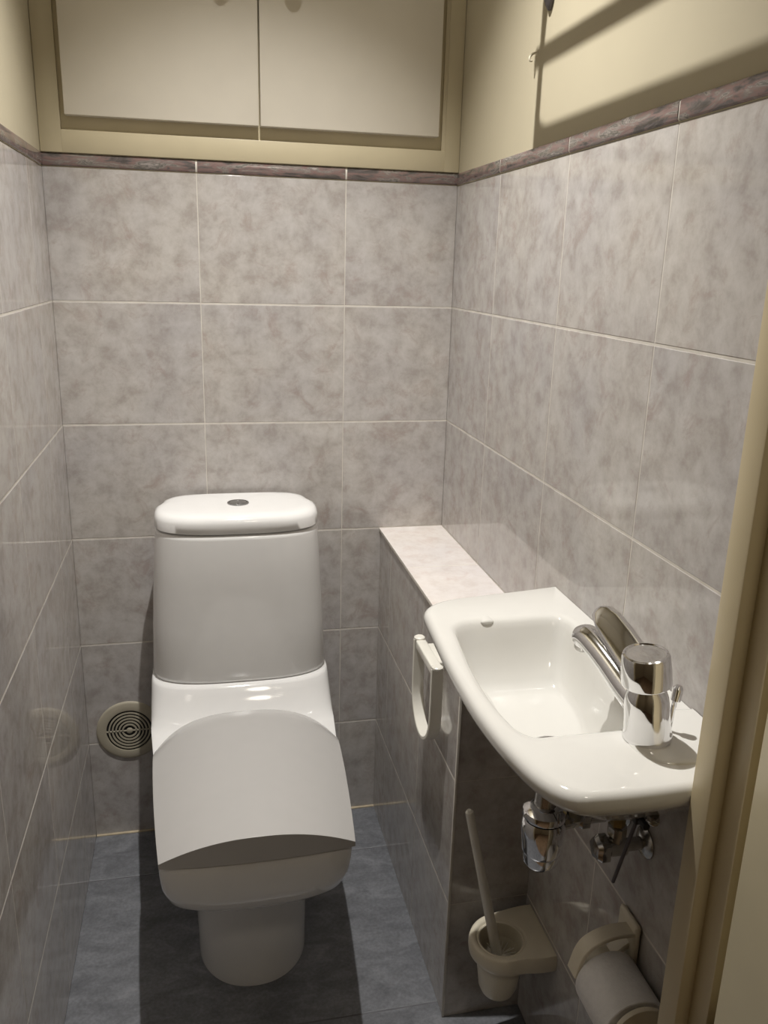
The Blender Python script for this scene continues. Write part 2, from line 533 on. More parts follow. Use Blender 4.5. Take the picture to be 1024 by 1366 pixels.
# lid: a barrel-vaulted cover with a lens-shaped front end
def lid_mesh(z0, ze, crown, hb, hf, yb, yf, nb=0.0):
    mb = MB()
    NU, NV = 36, 26
    grid = []
    for j in range(NV + 1):
        v = j / NV
        row = []
        for i in range(NU + 1):
            u = -1 + 2 * i / NU
            au = abs(u)
            y0 = yb - 0.074 * au ** 4.5
            y1 = yf + 0.010 * au ** 2.5
            y = y0 + (y1 - y0) * v
            t = min(1, max(0, (yb - y) / (yb - yf)))
            hw = hb + (hf - hb) * (t ** 1.8)
            z = ze + crown * (1 - au ** 2.3)
            z -= 0.010 * max(0, 1 - v / 0.12) ** 2        # back edge eases down to the deck
            row.append((TX + 0.001 + u * hw, y, z))
        grid.append(row)
    top = [[mb.bm.verts.new(p) for p in r] for r in grid]
    bot = [[mb.bm.verts.new((p[0], p[1], z0)) for p in r] for r in grid]
    for j in range(NV):
        for i in range(NU):
            mb.bm.faces.new((top[j][i], top[j][i + 1], top[j + 1][i + 1], top[j + 1][i]))
            mb.bm.faces.new((bot[j][i], bot[j + 1][i], bot[j + 1][i + 1], bot[j][i + 1]))
    for i in range(NU):
        mb.bm.faces.new((top[0][i], bot[0][i], bot[0][i + 1], top[0][i + 1]))
        mb.bm.faces.new((top[NV][i], top[NV][i + 1], bot[NV][i + 1], bot[NV][i]))
    for j in range(NV):
        mb.bm.faces.new((top[j][0], top[j + 1][0], bot[j + 1][0], bot[j][0]))
        mb.bm.faces.new((top[j][NU], bot[j][NU], bot[j + 1][NU], top[j + 1][NU]))
    return mb
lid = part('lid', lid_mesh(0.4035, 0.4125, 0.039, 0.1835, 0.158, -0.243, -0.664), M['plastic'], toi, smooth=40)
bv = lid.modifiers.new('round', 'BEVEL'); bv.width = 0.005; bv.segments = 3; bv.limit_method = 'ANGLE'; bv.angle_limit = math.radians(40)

# cistern
def cring(z, hw, hwb, side, fr, n=3.0):
    return plan(z, -0.018, hwb + 0.006, side, hw, fr, n, rb=0.045)
mb = MB()
mb.loft([cring(0.4765, 0.178, 0.160, -0.085, -0.178), cring(0.4800, 0.1855, 0.166, -0.090, -0.187), cring(0.488, 0.187, 0.167, -0.090, -0.189),
         cring(0.60, 0.1815, 0.162, -0.092, -0.193), cring(0.70, 0.1755, 0.158, -0.093, -0.1965), cring(0.798, 0.1690, 0.152, -0.094, -0.1990),
         cring(0.805, 0.1680, 0.150, -0.094, -0.1982), cring(0.8075, 0.1655, 0.147, -0.092, -0.1950)])
cis = part('cistern', mb, M['ceramic'], toi, smooth=60)
mb = MB()
mb.loft([cring(0.8085, 0.158, 0.142, -0.090, -0.186), cring(0.8105, 0.1655, 0.150, -0.094, -0.1960), cring(0.813, 0.1685, 0.152, -0.095, -0.1992, 3.1),
         cring(0.832, 0.1680, 0.151, -0.095, -0.1992, 3.1), cring(0.840, 0.1655, 0.149, -0.093, -0.1965), cring(0.8445, 0.160, 0.144, -0.090, -0.190),
         cring(0.8468, 0.153, 0.138, -0.086, -0.180), cring(0.8478, 0.140, 0.127, -0.080, -0.165), cring(0.8483, 0.10, 0.09, -0.065, -0.13)])
cl = part('cistern_lid', mb, M['ceramic'], toi, smooth=60)
mb = MB()
mb.lathe((TX + 0.003, -0.099, 0.8478), (0, 0, 1), [(0.0225, 0), (0.0225, 0.0022), (0.021, 0.0030), (0.0195, 0.0030), (0.019, 0.0016), (0.0, 0.0014)], 36, cap0=False, cap1=False)
fb = part('flush_plate', mb, M['button_metal'], toi, parent=cl)
for s, nm in ((-1, 'flush_button'), (1, 'flush_button')):
    pts = []
    rr = 0.0178
    for i in range(17):
        a = -PI / 2 + PI * i / 16
        pts.append((s * (0.0012 + rr * math.cos(a) * 0.93), rr * math.sin(a)))
    mb = MB()
    mb.loft([[(TX + 0.003 + x * k, -0.099 + y * k, z) for x, y in pts] for k, z in ((1, 0.8484), (1, 0.8505), (0.93, 0.8512), (0.5, 0.8514))])
    part(nm, mb, M['button_metal'], toi, parent=cl)

# ------------------------------------------------------------------ wash basin
bas = thing('wash_basin', 'small white wall-hung wash basin by the doorway', 'basin', (0.72, -0.92, 0.745))
c0 = (0.8258, -0.642); c9 = (0.8258, -1.1785)
OUT = [c0, c0, c0, (0.735, -0.657), (0.594, -0.675), (0.587, -0.77), (0.578, -0.90), (0.577, -1.04), (0.602, -1.176), (0.67, -1.184), (0.75, -1.182), c9, c9, c9, (0.8258, -0.91)]
BWL = [(0.792, -0.800), (0.788, -0.768), (0.765, -0.760), (0.70, -0.762), (0.622, -0.756), (0.612, -0.83), (0.602, -0.92), (0.602, -1.00), (0.612, -1.068), (0.66, -1.066), (0.725, -1.068), (0.742, -1.060), (0.752, -1.02), (0.768, -0.95), (0.788, -0.87)]
DRN = (0.700, -0.956)
BFL = [(0.762, -0.855), (0.758, -0.835), (0.745, -0.825), (0.70, -0.822), (0.650, -0.825), (0.642, -0.86), (0.636, -0.93), (0.634, -0.99), (0.640, -1.036), (0.67, -1.042), (0.708, -1.042), (0.718, -1.036), (0.726, -1.00), (0.742, -0.95), (0.757, -0.90)]
def oring(inset, z, cx=0.72, cy=-0.915, wall=True):
    pts = []
    for x, y in OUT:
        d = Vector((cx - x, cy - y)); L_ = d.length
        # inset square to the outline: shrink x and y separately
        sx = inset if x < cx else (0 if wall else -inset)
        sy = -inset if y > cy else inset
        k = min(1, abs(x - cx) / 0.08); ky = min(1, abs(y - cy) / 0.2)
        px, py = x + sx * k, y + sy * ky
        if inset > 0.03 and y > -0.70 and wall:      # hidden underside stretched to the ledge to block light leaking through the gap
            px, py = max(px, 0.646 if inset < 0.05 else 0.656), -0.6472
        pts.append((px, py, z))
    return chaikin(pts, 3)
def bring(t, z, off=0.0):
    """bowl outline moved a fraction t towards the drain; off widens it"""
    pts = []
    for x, y in BWL:
        d = Vector((x - 0.70, y + 0.91)).normalized()
        px, py = x + d.x * off, y + d.y * off
        fx, fy = BFL[len(pts)]
        if t <= 1:
            pts.append((px + (fx - px) * t, py + (fy - py) * t, z))
        else:
            pts.append((fx + (DRN[0] - fx) * (t - 1), fy + (DRN[1] - fy) * (t - 1), z))
    return chaikin(pts, 3)
mb = MB()
rings = [oring(0.14, 0.730, wall=False), oring(0.112, 0.736), oring(0.084, 0.750), oring(0.060, 0.772), oring(0.036, 0.794), oring(0.014, 0.813), oring(0.004, 0.823), oring(0.0, 0.831), oring(0.0, 0.838), oring(0.0015, 0.8425), oring(0.0045, 0.8458), oring(0.009, 0.8475)]
rings += [bring(0, 0.8478, 0.016), bring(0, 0.8472, 0.008), bring(0, 0.8452, 0.0025), bring(0, 0.841, -0.0015), bring(0.03, 0.834, -0.004), bring(0.16, 0.815, -0.004), bring(0.38, 0.790, -0.004), bring(0.62, 0.770, -0.004), bring(0.82, 0.7605, -0.004), bring(1.0, 0.7575, -0.004), bring(1.4, 0.7540, -0.004), bring(1.8, 0.7515, -0.004)]
mb.loft(rings)
# notch bump at the far edge of the bowl (overflow spout)
mb.lathe((0.674, -0.7595, 0.8437), (0.0, -1, -0.1), [(0.0036, -0.012), (0.0038, 0.0), (0.0031, 0.0022), (0.0014, 0.0034)], 20, sx=2.6)
# raised pad under the tap
PAD = [(0.8255, -1.045), (0.8255, -1.045), (0.775, -1.040), (0.738, -1.055), (0.716, -1.085), (0.715, -1.120), (0.733, -1.146), (0.78, -1.150), (0.8255, -1.150), (0.8255, -1.150)]
def pring(k, z):
    return chaikin([(0.8255 + (x - 0.8255) * k, -1.097 + (y + 1.097) * k, z) for x, y in PAD], 3)
mb.loft([pring(1.0, 0.8465), pring(0.985, 0.8490), pring(0.95, 0.8502), pring(0.85, 0.8506)], cap0=False)
part('basin', mb, M['basin_ceramic'], bas, smooth=60)
mb = MB()
mb.lathe((DRN[0], DRN[1], 0.7525), (0, 0, 1), [(0.030, 0), (0.030, 0.0025), (0.027, 0.0035), (0.021, 0.0015), (0.021, -0.001)], 32, cap0=False, cap1=False)
dn = part('drain_ring', mb, M['chrome'], bas)
mb = MB()
mb.lathe((DRN[0], DRN[1], 0.7530), (0, 0, 1), [(0.0195, -0.001), (0.0195, 0.003), (0.016, 0.0048), (0.004, 0.0058)], 32)
part('drain_plug', mb, M['old_chrome'], bas, parent=dn)

# ------------------------------------------------------------------ mixer tap
tp = thing('mixer_tap', 'chrome single-lever mixer tap on the white basin', 'tap', (0.742, -1.094, 0.8505))
A = Vector((0.742, -1.094, 0.8505)); ax = Vector((-0.14, 0.0, 1)).normalized()
mb = MB()
mb.lathe(A, ax, [(0.0252, -0.001), (0.0262, 0.002), (0.0258, 0.006), (0.0248, 0.010), (0.0240, 0.030), (0.0236, 0.042), (0.0228, 0.049), (0.0208, 0.056), (0.0175, 0.0605), (0.0165, 0.0640)], 40)
part('body', mb, M['chrome'], tp, smooth=50)
mb = MB()
s0 = A + ax * 0.026
path = smooth_path([s0 + Vector((0.004, -0.002, 0.004)), s0 + Vector((-0.004, 0.026, 0.012)), s0 + Vector((-0.010, 0.060, 0.026)), s0 + Vector((-0.0145, 0.095, 0.037)), s0 + Vector((-0.017, 0.117, 0.041)), s0 + Vector((-0.018, 0.126, 0.036))], 3)
n = len(path)
rad = [0.0225 - 0.0062 * min(1, (i / (n - 1)) / 0.45) ** 0.8 - 0.0003 * (i / (n - 1)) for i in range(n)]
rad[-1] = 0.008; rad[-2] = 0.0135; rad[-3] = 0.0152
sp = MB().tube(path, rad, 24, flat=(0.92, 1.05))
spo = part('spout', sp, M['chrome'], tp, smooth=60)
mb = MB().lathe(path[-4] + Vector((0, 0.001, -0.002)), (0, 0.35, -1), [(0.0090, 0), (0.0092, 0.012), (0.0085, 0.0155), (0.006, 0.0155), (0.0055, 0.012)], 24)
part('aerator', mb, M['old_chrome'], tp, parent=spo)
mb = MB()
mb.lathe(A, ax, [(0.0170, 0.0605), (0.0180, 0.0655), (0.0240, 0.0660), (0.0264, 0.0668), (0.0269, 0.0690), (0.0261, 0.085), (0.0250, 0.0985), (0.0238, 0.1010), (0.0215, 0.1018), (0.0205, 0.1004), (0.016, 0.0998), (0.0125, 0.1006), (0.004, 0.1010)], 40)
cap = part('handle_cap', mb, M['chrome'], tp, smooth=40)
mb = MB()
l0 = A + ax * 0.072
pth = [l0 + Vector((0.002, 0.010, 0.0)), l0 + Vector((0.004, 0.035, 0.006)), l0 + Vector((0.005, 0.07, 0.014)), l0 + Vector((0.006, 0.105, 0.021)), l0 + Vector((0.006, 0.122, 0.0245)), l0 + Vector((0.006, 0.130, 0.0255))]
mb.tube(pth, [0.0185, 0.0185, 0.0180, 0.0168, 0.0135, 0.005], 24, flat=(0.20, 1.0), up=(-0.50, 0, 1))
part('lever', mb, M['chrome'], tp, parent=cap, smooth=60)
mb = MB()
q = A + Vector((0.023, 0.002, 0))
mb.tube([q + Vector((0.006, 0.004, -0.0005)), q + Vector((0.009, 0.004, 0.042))], 0.0026, 10)
mb.lathe(q + Vector((0.009, 0.004, 0.036)), (0.12, 0, 1), [(0.003, 0), (0.0056, 0.002), (0.0058, 0.016), (0.0035, 0.019)], 14)
part('lift_rod', mb, M['chrome'], tp)

# ------------------------------------------------------------------ plumbing under the basin
tr = thing('bottle_trap', 'chrome bottle trap hanging under the basin', 'drain trap', (0.705, -0.925, 0.56))
T0 = Vector((0.705, -0.938, 0))
mb = MB().lathe(T0 + Vector((0, 0, 0.640)), (0, 0, 1), [(0.0145, 0), (0.0145, 0.105)], 24)
part('inlet_pipe', mb, M['old_chrome'], tr)
mb = MB().lathe(T0 + Vector((0, 0, 0.640)), (0, 0, 1), [(0.020, 0.0), (0.0285, 0.003), (0.0295, 0.007), (0.0285, 0.013), (0.022, 0.018), (0.0155, 0.021)], 28)
part('slip_nut', mb, M['chrome'], tr)
mb = MB().lathe(T0 + Vector((0, 0, 0.700)), (0, 0, 1), [(0.0145, 0.0), (0.0195, 0.002), (0.0195, 0.018), (0.015, 0.020)], 8)
part('slip_nut', mb, M['chrome'], tr)
mb = MB().lathe(T0 + Vector((0, 0, 0.568)), (0, 0, 1), [(0.015, 0.0), (0.0205, 0.0015), (0.0235, 0.006), (0.0245, 0.020), (0.0260, 0.0215), (0.0265, 0.0245), (0.0272, 0.026), (0.0290, 0.055), (0.0292, 0.066), (0.0270, 0.072)], 32)
part('trap_bottle', mb, M['chrome'], tr, smooth=40)
mb = MB().tube(smooth_path([T0 + Vector((0.0, 0.0, 0.630)), T0 + Vector((0.05, -0.004, 0.638)), (0.775, -0.900, 0.642), (W - 0.002, -0.885, 0.640)]), 0.013, 16)
mb.lathe((W - 0.0005, -0.885, 0.640), (-1, 0, 0), [(0.030, 0), (0.030, 0.002), (0.024, 0.008), (0.0135, 0.012)], 28)
mb.lathe((0.735, -0.934, 0.6365), (1, -0.05, 0.1), [(0.014, 0.0), (0.0185, 0.002), (0.0185, 0.016), (0.014, 0.018)], 8)
part('outlet_pipe', mb, M['old_chrome'], tr)

def valve(y, z, label, side):
    v = thing('angle_valve', label, 'valve', (W, y, z), 'angle valves under the basin')
    mb = MB()
    mb.lathe((W - 0.0005, y, z), (-1, 0, 0), [(0.021, 0), (0.021, 0.002), (0.016, 0.006), (0.0085, 0.008), (0.0085, 0.030), (0.0125, 0.031), (0.0125, 0.054), (0.009, 0.056)], 20)
    mb.lathe((W - 0.044, y, z), (0, 0, 1), [(0.0095, 0), (0.0095, 0.018), (0.0125, 0.019), (0.0125, 0.031), (0.008, 0.033)], 8)
    part('valve_body', mb, M['old_chrome'], v)
    mb = MB()
    # handle: lobed wheel facing into the room
    rings = []
    for k, d in ((0.6, 0.054), (1.0, 0.057), (1.0, 0.068), (0.75, 0.073), (0.3, 0.0745)):
        rings.append([(W - d, y + math.cos(2 * PI * i / 30) * 0.0165 * k * (1 + 0.12 * math.cos(5 * 2 * PI * i / 30)),
                       z + math.sin(2 * PI * i / 30) * 0.0165 * k * (1 + 0.12 * math.cos(5 * 2 * PI * i / 30))) for i in range(30)])
    mb.loft(rings)
    part('valve_knob', mb, M['old_chrome'], v)
    return v
valve(-0.930, 0.630, 'chrome angle valve under the basin next to the bottle trap', 1)
valve(-0.990, 0.624, 'chrome angle valve under the basin farther from the bottle trap', -1)
for (y, z, lab, xt, yt, mat) in ((-0.930, 0.662, 'braided water hose rising from the valve next to the trap', 0.748, -1.082, M['old_chrome']),
                                 (-0.990, 0.656, 'braided water hose rising from the valve farther from the trap', 0.760, -1.098, M['old_chrome'])):
    pts = smooth_path([(W - 0.044, y, z), (W - 0.044, y, z + 0.03), (W - 0.05, y - 0.01, z + 0.055), (xt + 0.008, yt + 0.006, z + 0.085), (xt, yt, 0.742), (xt, yt, 0.752)], 3)
    h = thing('water_hose', lab, 'hose', (W - 0.044, y, z), 'hoses under the basin')
    mb = MB(); n = len(pts) * 3
    rr = []
    fine = []
    for i in range(len(pts) - 1):
        for k in range(3):
            fine.append(Vector(pts[i]).lerp(Vector(pts[i + 1]), k / 3))
    fine.append(Vector(pts[-1]))
    rr = [0.0058 + 0.0005 * (i % 2) for i in range(len(fine))]
    mb.tube(fine, rr, 12)
    part('braided_hose', mb, mat, h)
    mb = MB().lathe((W - 0.044, y, z), (0, 0, 1), [(0.0075, 0), (0.0095, 0.001), (0.0095, 0.013), (0.0072, 0.016)], 6)
    part('hose_nut', mb, M['brass'] if y > -1.0 else M['old_chrome'], h)
# pop-up waste linkage
lk = thing('waste_linkage', 'thin dark waste linkage rods under the basin', 'linkage', (0.77, -1.046, 0.60))
mb = MB().tube([(0.7715, -1.060, 0.752), (0.7705, -1.052, 0.716), (0.769, -1.0175, 0.594)], 0.0024, 10)
part('upright_rod', mb, M['dark_metal'], lk)
mb = MB().tube([(0.718, -0.945, 0.690), (0.752, -0.995, 0.704), (0.7745, -1.060, 0.716)], 0.0024, 10)
mb.lathe((0.716, -0.942, 0.689), (0.5, -0.7, 0.1), [(0.008, -0.002), (0.0105, 0.0), (0.0105, 0.010), (0.006, 0.013)], 16)
part('cross_rod', mb, M['dark_metal'], lk)
mb = MB().box(0.7635, 0.7775, -1.059, -1.047, 0.708, 0.724, 0.002)
mb.tube([(0.769, -1.062, 0.716), (0.769, -1.074, 0.716)], 0.0045, 10)
part('clamp', mb, M['rubber'], lk)

# ------------------------------------------------------------------ toilet brush and holder
hd = thing('brush_holder', 'cream wall-mounted toilet brush holder low beside the tiled ledge', 'brush holder', (W, -0.722, 0.13))
BC = Vector((0.748, -0.727))
def hring(k, z, r=0.0565):
    pts = [(W - 0.0005, -0.661)]
    pts2 = []
    # plate: straight on the wall side, round towards the room
    x1 = W - 0.0005
    pp = [(x1, -0.661), (x1, -0.661), (x1, -0.700), (x1, -0.750), (x1, -0.785), (x1, -0.785)]
    arc = [(BC.x + r * math.cos(a), BC.y + r * math.sin(a)) for a in [math.radians(t) for t in (-70, -95, -120, -150, -180, -210, -240, -262)]]
    allp = pp + [(0.800, -0.7855)] + arc + [(0.766, -0.667), (0.795, -0.662)]
    return chaikin([(x1 + (x - x1) * k, -0.723 + (y + 0.723) * k, z) for x, y in allp], 2)
mb = MB()
N = 40
# plate with a round hole: outer skirt loft + top ring + hole wall
outer = [hring(0.955, 0.212), hring(0.99, 0.218), hring(1.0, 0.226), hring(1.0, 0.235), hring(0.985, 0.2415), hring(0.965, 0.2435)]
m_ = len(outer[0])
def circ(r, z):
    res = []
    for p in outer[0]:
        a = math.atan2(p[1] - BC.y, p[0] - BC.x)
        res.append((BC.x + r * math.cos(a), BC.y + r * math.sin(a), z))
    return res
mb.loft(outer + [circ(0.0445, 0.2437), circ(0.0425, 0.2420), circ(0.0405, 0.2395), circ(0.039, 0.2405), circ(0.037, 0.2395), circ(0.036, 0.235), circ(0.036, 0.21)], cap0=False, cap1=False)
mb.loft([outer[0], circ(0.041, 0.212)], cap0=False, cap1=False)
part('wall_bracket', mb, M['cream_plastic'], hd, smooth=50)
mb = MB()
mb.lathe((BC.x, BC.y, 0.133), (0, 0, 1), [(0.022, 0.0), (0.028, 0.003), (0.033, 0.015), (0.0375, 0.05), (0.0410, 0.081), (0.0375, 0.084), (0.036, 0.080), (0.031, 0.03), (0.024, 0.008)], 36)
part('cup', mb, M['cream_plastic'], hd)
br = thing('toilet_brush', 'white toilet brush standing in the cream wall holder', 'toilet brush', (BC.x, BC.y, 0.14))
b0 = Vector((BC.x + 0.001, BC.y + 0.001, 0.185)); b1 = Vector((0.688, -0.697, 0.478))
mb = MB()
d = (b1 - b0)
mb.tube([b0 + d * t for t in (0, 0.1, 0.3, 0.6, 0.9, 0.975, 1.0, 1.012)], [0.0092, 0.0092, 0.0088, 0.0081, 0.0074, 0.0074, 0.0068, 0.0035], 16)
part('handle', mb, M['white_plastic'], br)
mb = MB()
random.seed(3)
for k in range(5):
    zz = 0.156 + k * 0.013
    for i in range(20):
        a = 2 * PI * (i + 0.5 * (k % 2)) / 20 + random.uniform(-.08, .08)
        r = random.uniform(0.022, 0.029)
        mb.tube([(BC.x, BC.y, zz - 0.002), (BC.x + r * math.cos(a), BC.y + r * math.sin(a), zz + random.uniform(0.004, 0.010))], [0.0014, 0.0007], 5)
mb.lathe((BC.x, BC.y, 0.146), (0, 0, 1), [(0.006, 0), (0.0085, 0.004), (0.0085, 0.05), (0.005, 0.056)], 14)
o_ = part('bristle_head', mb, M['bristle'], br)

# ------------------------------------------------------------------ toilet roll holder
RC = Vector((0.768, 0, 0.437))
rh = thing('roll_holder', 'cream toilet roll holder on the right wall below the basin', 'roll holder', (W, -1.03, 0.48))
mb = MB()
mb.box(W - 0.010, W - 0.0005, -1.010, -0.960, 0.405, 0.506, 0.006, 3)
part('wall_plate', mb, M['cream_plastic'], rh)
mb = MB()
# curved arm: from the plate out over the far end of the roll
path = smooth_path([(W - 0.006, -0.995, 0.491), (0.795, -0.995, 0.493), (0.772, -0.995, 0.488), (0.749, -0.995, 0.474), (0.7395, -0.995, 0.436)], 3)
mb.bar(path, 0.024, 0.006, (0, 1, 0))
mb.lathe((0.7815, -1.003, 0.437), (0, 1, 0), [(0.020, 0), (0.022, 0.002), (0.022, 0.026), (0.018, 0.028)], 28)
mb.bar([(0.7815, -0.988, 0.44), (0.80, -0.988, 0.455), (W - 0.006, -0.988, 0.47)], 0.02, 0.008, (0, 1, 0))
part('arm', mb, M['cream_plastic'], rh)
mb = MB().lathe((W - 0.0100, -0.990, 0.488), (-1, 0, 0), [(0.0035, -0.001), (0.0035, 0.0006), (0.001, 0.001)], 12)
part('screw', mb, M['dark_metal'], rh)
mb = MB().lathe((0.7815, -1.000, 0.437), (0, -1, 0), [(0.0125, 0), (0.0125, 0.093), (0.032, 0.0935), (0.0365, 0.0955), (0.0375, 0.0985), (0.0365, 0.102), (0.030, 0.1045), (0.008, 0.106)], 32)
part('spindle', mb, M['cream_plastic'], rh)
tr_ = thing('toilet_roll', 'white toilet paper roll on the cream holder under the basin', 'toilet roll', (0.7815, -1.055, 0.4305))
mb = MB().lathe((0.7815, -1.007, 0.4305), (0, -1, 0), [(0.0215, 0), (0.0425, 0.0), (0.0435, 0.001), (0.0435, 0.082), (0.0425, 0.083), (0.0215, 0.083)], 48, cap0=False, cap1=False)
part('paper', mb, M['paper'], tr_)
mb = MB().lathe((0.7815, -1.007, 0.4305), (0, -1, 0), [(0.0215, 0), (0.0215, 0.083), (0.0200, 0.083), (0.0200, 0.0), (0.0215, 0.0)], 32, cap0=False, cap1=False)
part('card_tube', mb, M['card'], tr_)

# ------------------------------------------------------------------ towel ring on the ledge face
tw = thing('towel_ring', 'white plastic towel ring on the side of the tiled ledge', 'towel ring', (LX, -0.51, 0.68))
RX = LX - 0.016
mb = MB()
mb.box(RX - 0.004, LX - 0.0003, -0.560, -0.482, 0.664, 0.682, 0.0025, 3)
part('mount', mb, M['white_plastic'], tw)
mb = MB()
mb.box(RX - 0.016, RX + 0.003, -0.574, -0.470, 0.668, 0.684, 0.0025, 3)
part('top_bar', mb, M['white_plastic'], tw)
mb = MB()
ya, yb_ = -0.4605, -0.5815
ym = (ya + yb_) / 2; rr = (ya - yb_) / 2
pts = [(RX - 0.0065, ya, 0.681), (RX - 0.0065, ya, 0.65), (RX - 0.0065, ya, 0.592)]
zc = 0.590
for i in range(1, 18):
    a = PI * i / 18
    pts.append((RX - 0.0065, ym + rr * math.cos(a), zc - rr * 1.12 * math.sin(a)))
pts += [(RX - 0.0065, yb_, 0.592), (RX - 0.0065, yb_, 0.65), (RX - 0.0065, yb_, 0.681)]
mb.bar(pts, 0.0215, 0.0065, (1, 0, 0))
part('ring', mb, M['white_plastic'], tw, smooth=40)
for yy in (ya, yb_):
    mb = MB().lathe((RX - 0.0065, yy, 0.6805), (0, 0, 1), [(0.0085, 0), (0.0105, 0.0012), (0.0105, 0.0045), (0.008, 0.0062)], 8)
    part('end_cap', mb, M['white_plastic'], tw)

# ------------------------------------------------------------------ round air vent
vx, vz = 0.0925, 0.279
vn = thing('air_vent', 'round beige air vent grille on the back wall left of the toilet', 'air vent', (vx, 0, vz))
mb = MB()
mb.lathe((vx, 0.0, vz), (0, -1, 0), [(0.0740, 0), (0.0740, 0.0015), (0.0725, 0.0030), (0.069, 0.0040), (0.054, 0.0050), (0.0520, 0.0046), (0.0515, 0.001)], 64, cap0=False, cap1=False)
part('rim', mb, M['vent_plastic'], vn)
mb = MB().lathe((vx, -0.0008, vz), (0, -1, 0), [(0.053, 0), (0.053, 0.0008), (0.001, 0.0009)], 48)
part('opening', mb, M['black'], vn)
mb = MB()
for r in (0.0455, 0.0380, 0.0305, 0.0230, 0.0155, 0.0):
    if r == 0.0:
        mb.lathe((vx, -0.001, vz), (0, -1, 0), [(0.0072, 0), (0.0072, 0.0034), (0.005, 0.0045), (0.001, 0.0048)], 20)
    else:
        mb.lathe((vx, -0.001, vz), (0, -1, 0), [(r + 0.0017, 0), (r + 0.0017, 0.0036), (r - 0.0017, 0.0036), (r - 0.0017, 0.0)], 56, cap0=False, cap1=False)
mb.box(vx - 0.052, vx + 0.052, -0.0046, -0.001, vz - 0.0013, vz + 0.0013)
part('grille', mb, M['vent_plastic'], vn)

# ------------------------------------------------------------------ built-in cupboard above the tiles
cb = thing('wall_cupboard', 'cream built-in cupboard with two off-white doors above the toilet', 'cupboard', (W / 2, 0, ZB))
z0f, z1f = ZB + 0.001, ZC - 0.002
fx0, fx1, fz0, fz1 = 0.0405, 0.7935, 1.5665, 2.392
mb = MB()
y0, y1 = -0.0055, -0.0005
mb.box(0.0006, fx0, y0, y1, z0f, z1f, 0.0012)
mb.box(fx1, W - 0.0006, y0, y1, z0f, z1f, 0.0012)
mb.box(fx0 - 0.0005, fx1 + 0.0005, y0, y1, z0f, fz0, 0.0012)
mb.box(fx0 - 0.0005, fx1 + 0.0005, y0, y1, fz1, z1f, 0.0012)
mb.box(fx0 - 0.002, fx1 + 0.002, -0.0015, y1, fz0 - 0.002, fz1 + 0.002)
mb.box(0.786, fx1 + 0.0005, -0.0038, y1, fz0, fz1)
part('frame', mb, M['frame_paint'], cb)
for (a, b, kx) in ((0.0505, 0.4105, 0.3455), (0.4135, 0.7750, 0.4755)):
    dmb = MB().box(a, b, -0.0225, -0.0015, 1.590, 2.375, 0.0015)
    d_ = part('cupboard_door', dmb, M['door_paint'], cb)
    mb = MB().lathe((kx, -0.0225, 1.833), (0, -1, 0), [(0.0065, 0), (0.006, 0.008), (0.011, 0.012), (0.0150, 0.017), (0.0155, 0.022), (0.012, 0.027), (0.004, 0.0285)], 28)
    part('knob', mb, M['frame_paint'], cb, parent=d_)

# ------------------------------------------------------------------ rack on the right wall, above the frame, whose shadow falls on the wall
rk = thing('wall_rack', 'dark metal wall rack bracket casting a shadow on the cream wall', 'rack', (W, -0.44, 1.72))
mb = MB()
mb.loft([[(W - 0.001 - d * k, -0.452 + dy * w, z) for d, dy in ((0, 1), (0.6, 1), (1, 0.5), (1, -0.5), (0.6, -1), (0, -1))]
         for z, w, k in ((1.7165, 0.0022, 0.004), (1.723, 0.0075, 0.007), (1.734, 0.0125, 0.010), (1.75, 0.0155, 0.011), (1.86, 0.0105, 0.011), (1.875, 0.007, 0.008))])
part('bracket', mb, M['dark_metal'], rk)
ex = W - 0.1
mb = MB()
mb.tube([(W - 0.006, -0.452, 1.845), (ex + 0.005, -0.4676, 1.845)], 0.005, 10)
part('arm', mb, M['dark_metal'], rk)
mb = MB().tube([(W - 0.006, -1.08, 1.845), (ex + 0.005, -1.08, 1.845)], 0.005, 10)
mb.box(W - 0.010, W - 0.001, -1.09, -1.07, 1.80, 1.87, 0.003)
part('arm', mb, M['dark_metal'], rk)
mb = MB()
path = smooth_path([(ex, -0.90, 1.838), (ex, -0.47, 1.838), (ex, -0.446, 1.838)], 2)
mb.bar([(ex, -1.09, 1.836), (ex, -0.447, 1.836)], 0.017, 0.006, (0, 0, 1))
mb.bar([(ex, -1.09, 1.7415), (ex, -0.4806, 1.7415)], 0.019, 0.006, (0, 0, 1))
mb.bar([(ex, -0.4676, 1.90), (ex, -0.4676, 1.742)], 0.013, 0.006, (0, 1, 0))
# rounded inside corner
cor = []
for i in range(9):
    a = PI / 2 * i / 8
    cor.append((-0.4966 + 0.03 * math.cos(a), 1.780 - 0.03 * math.sin(a)))
poly = [(-0.4611, 1.780)] + [(-0.4611, 1.7325), (-0.4966, 1.7325)]
ring0 = [(ex - 0.003, y, z) for y, z in cor] + [(ex - 0.003, -0.4966, 1.733), (ex - 0.003, -0.4641, 1.733), (ex - 0.003, -0.4611, 1.735), (ex - 0.003, -0.4611, 1.780)]
ring1 = [(ex + 0.003, y, z) for _, y, z in ring0]
mb.loft([ring0, ring1])
part('rail', mb, M['dark_metal'], rk)
hk = MB()
hk.tube(smooth_path([(W - 0.0008, -0.4075, 1.668), (W - 0.008, -0.4075, 1.666), (W - 0.013, -0.4075, 1.660), (W - 0.012, -0.4075, 1.655), (W - 0.008, -0.4075, 1.6555)]), 0.0017, 8)
hk.lathe((W - 0.0003, -0.4075, 1.668), (-1, 0, 0), [(0.004, 0), (0.0035, 0.0015), (0.0015, 0.002)], 12)
h_ = link('wall_hook', hk, M['cream_plastic'], (W, -0.4075, 1.668))
tag(h_, 'tiny cream hook screwed into the cream wall left of the bracket', 'hook')

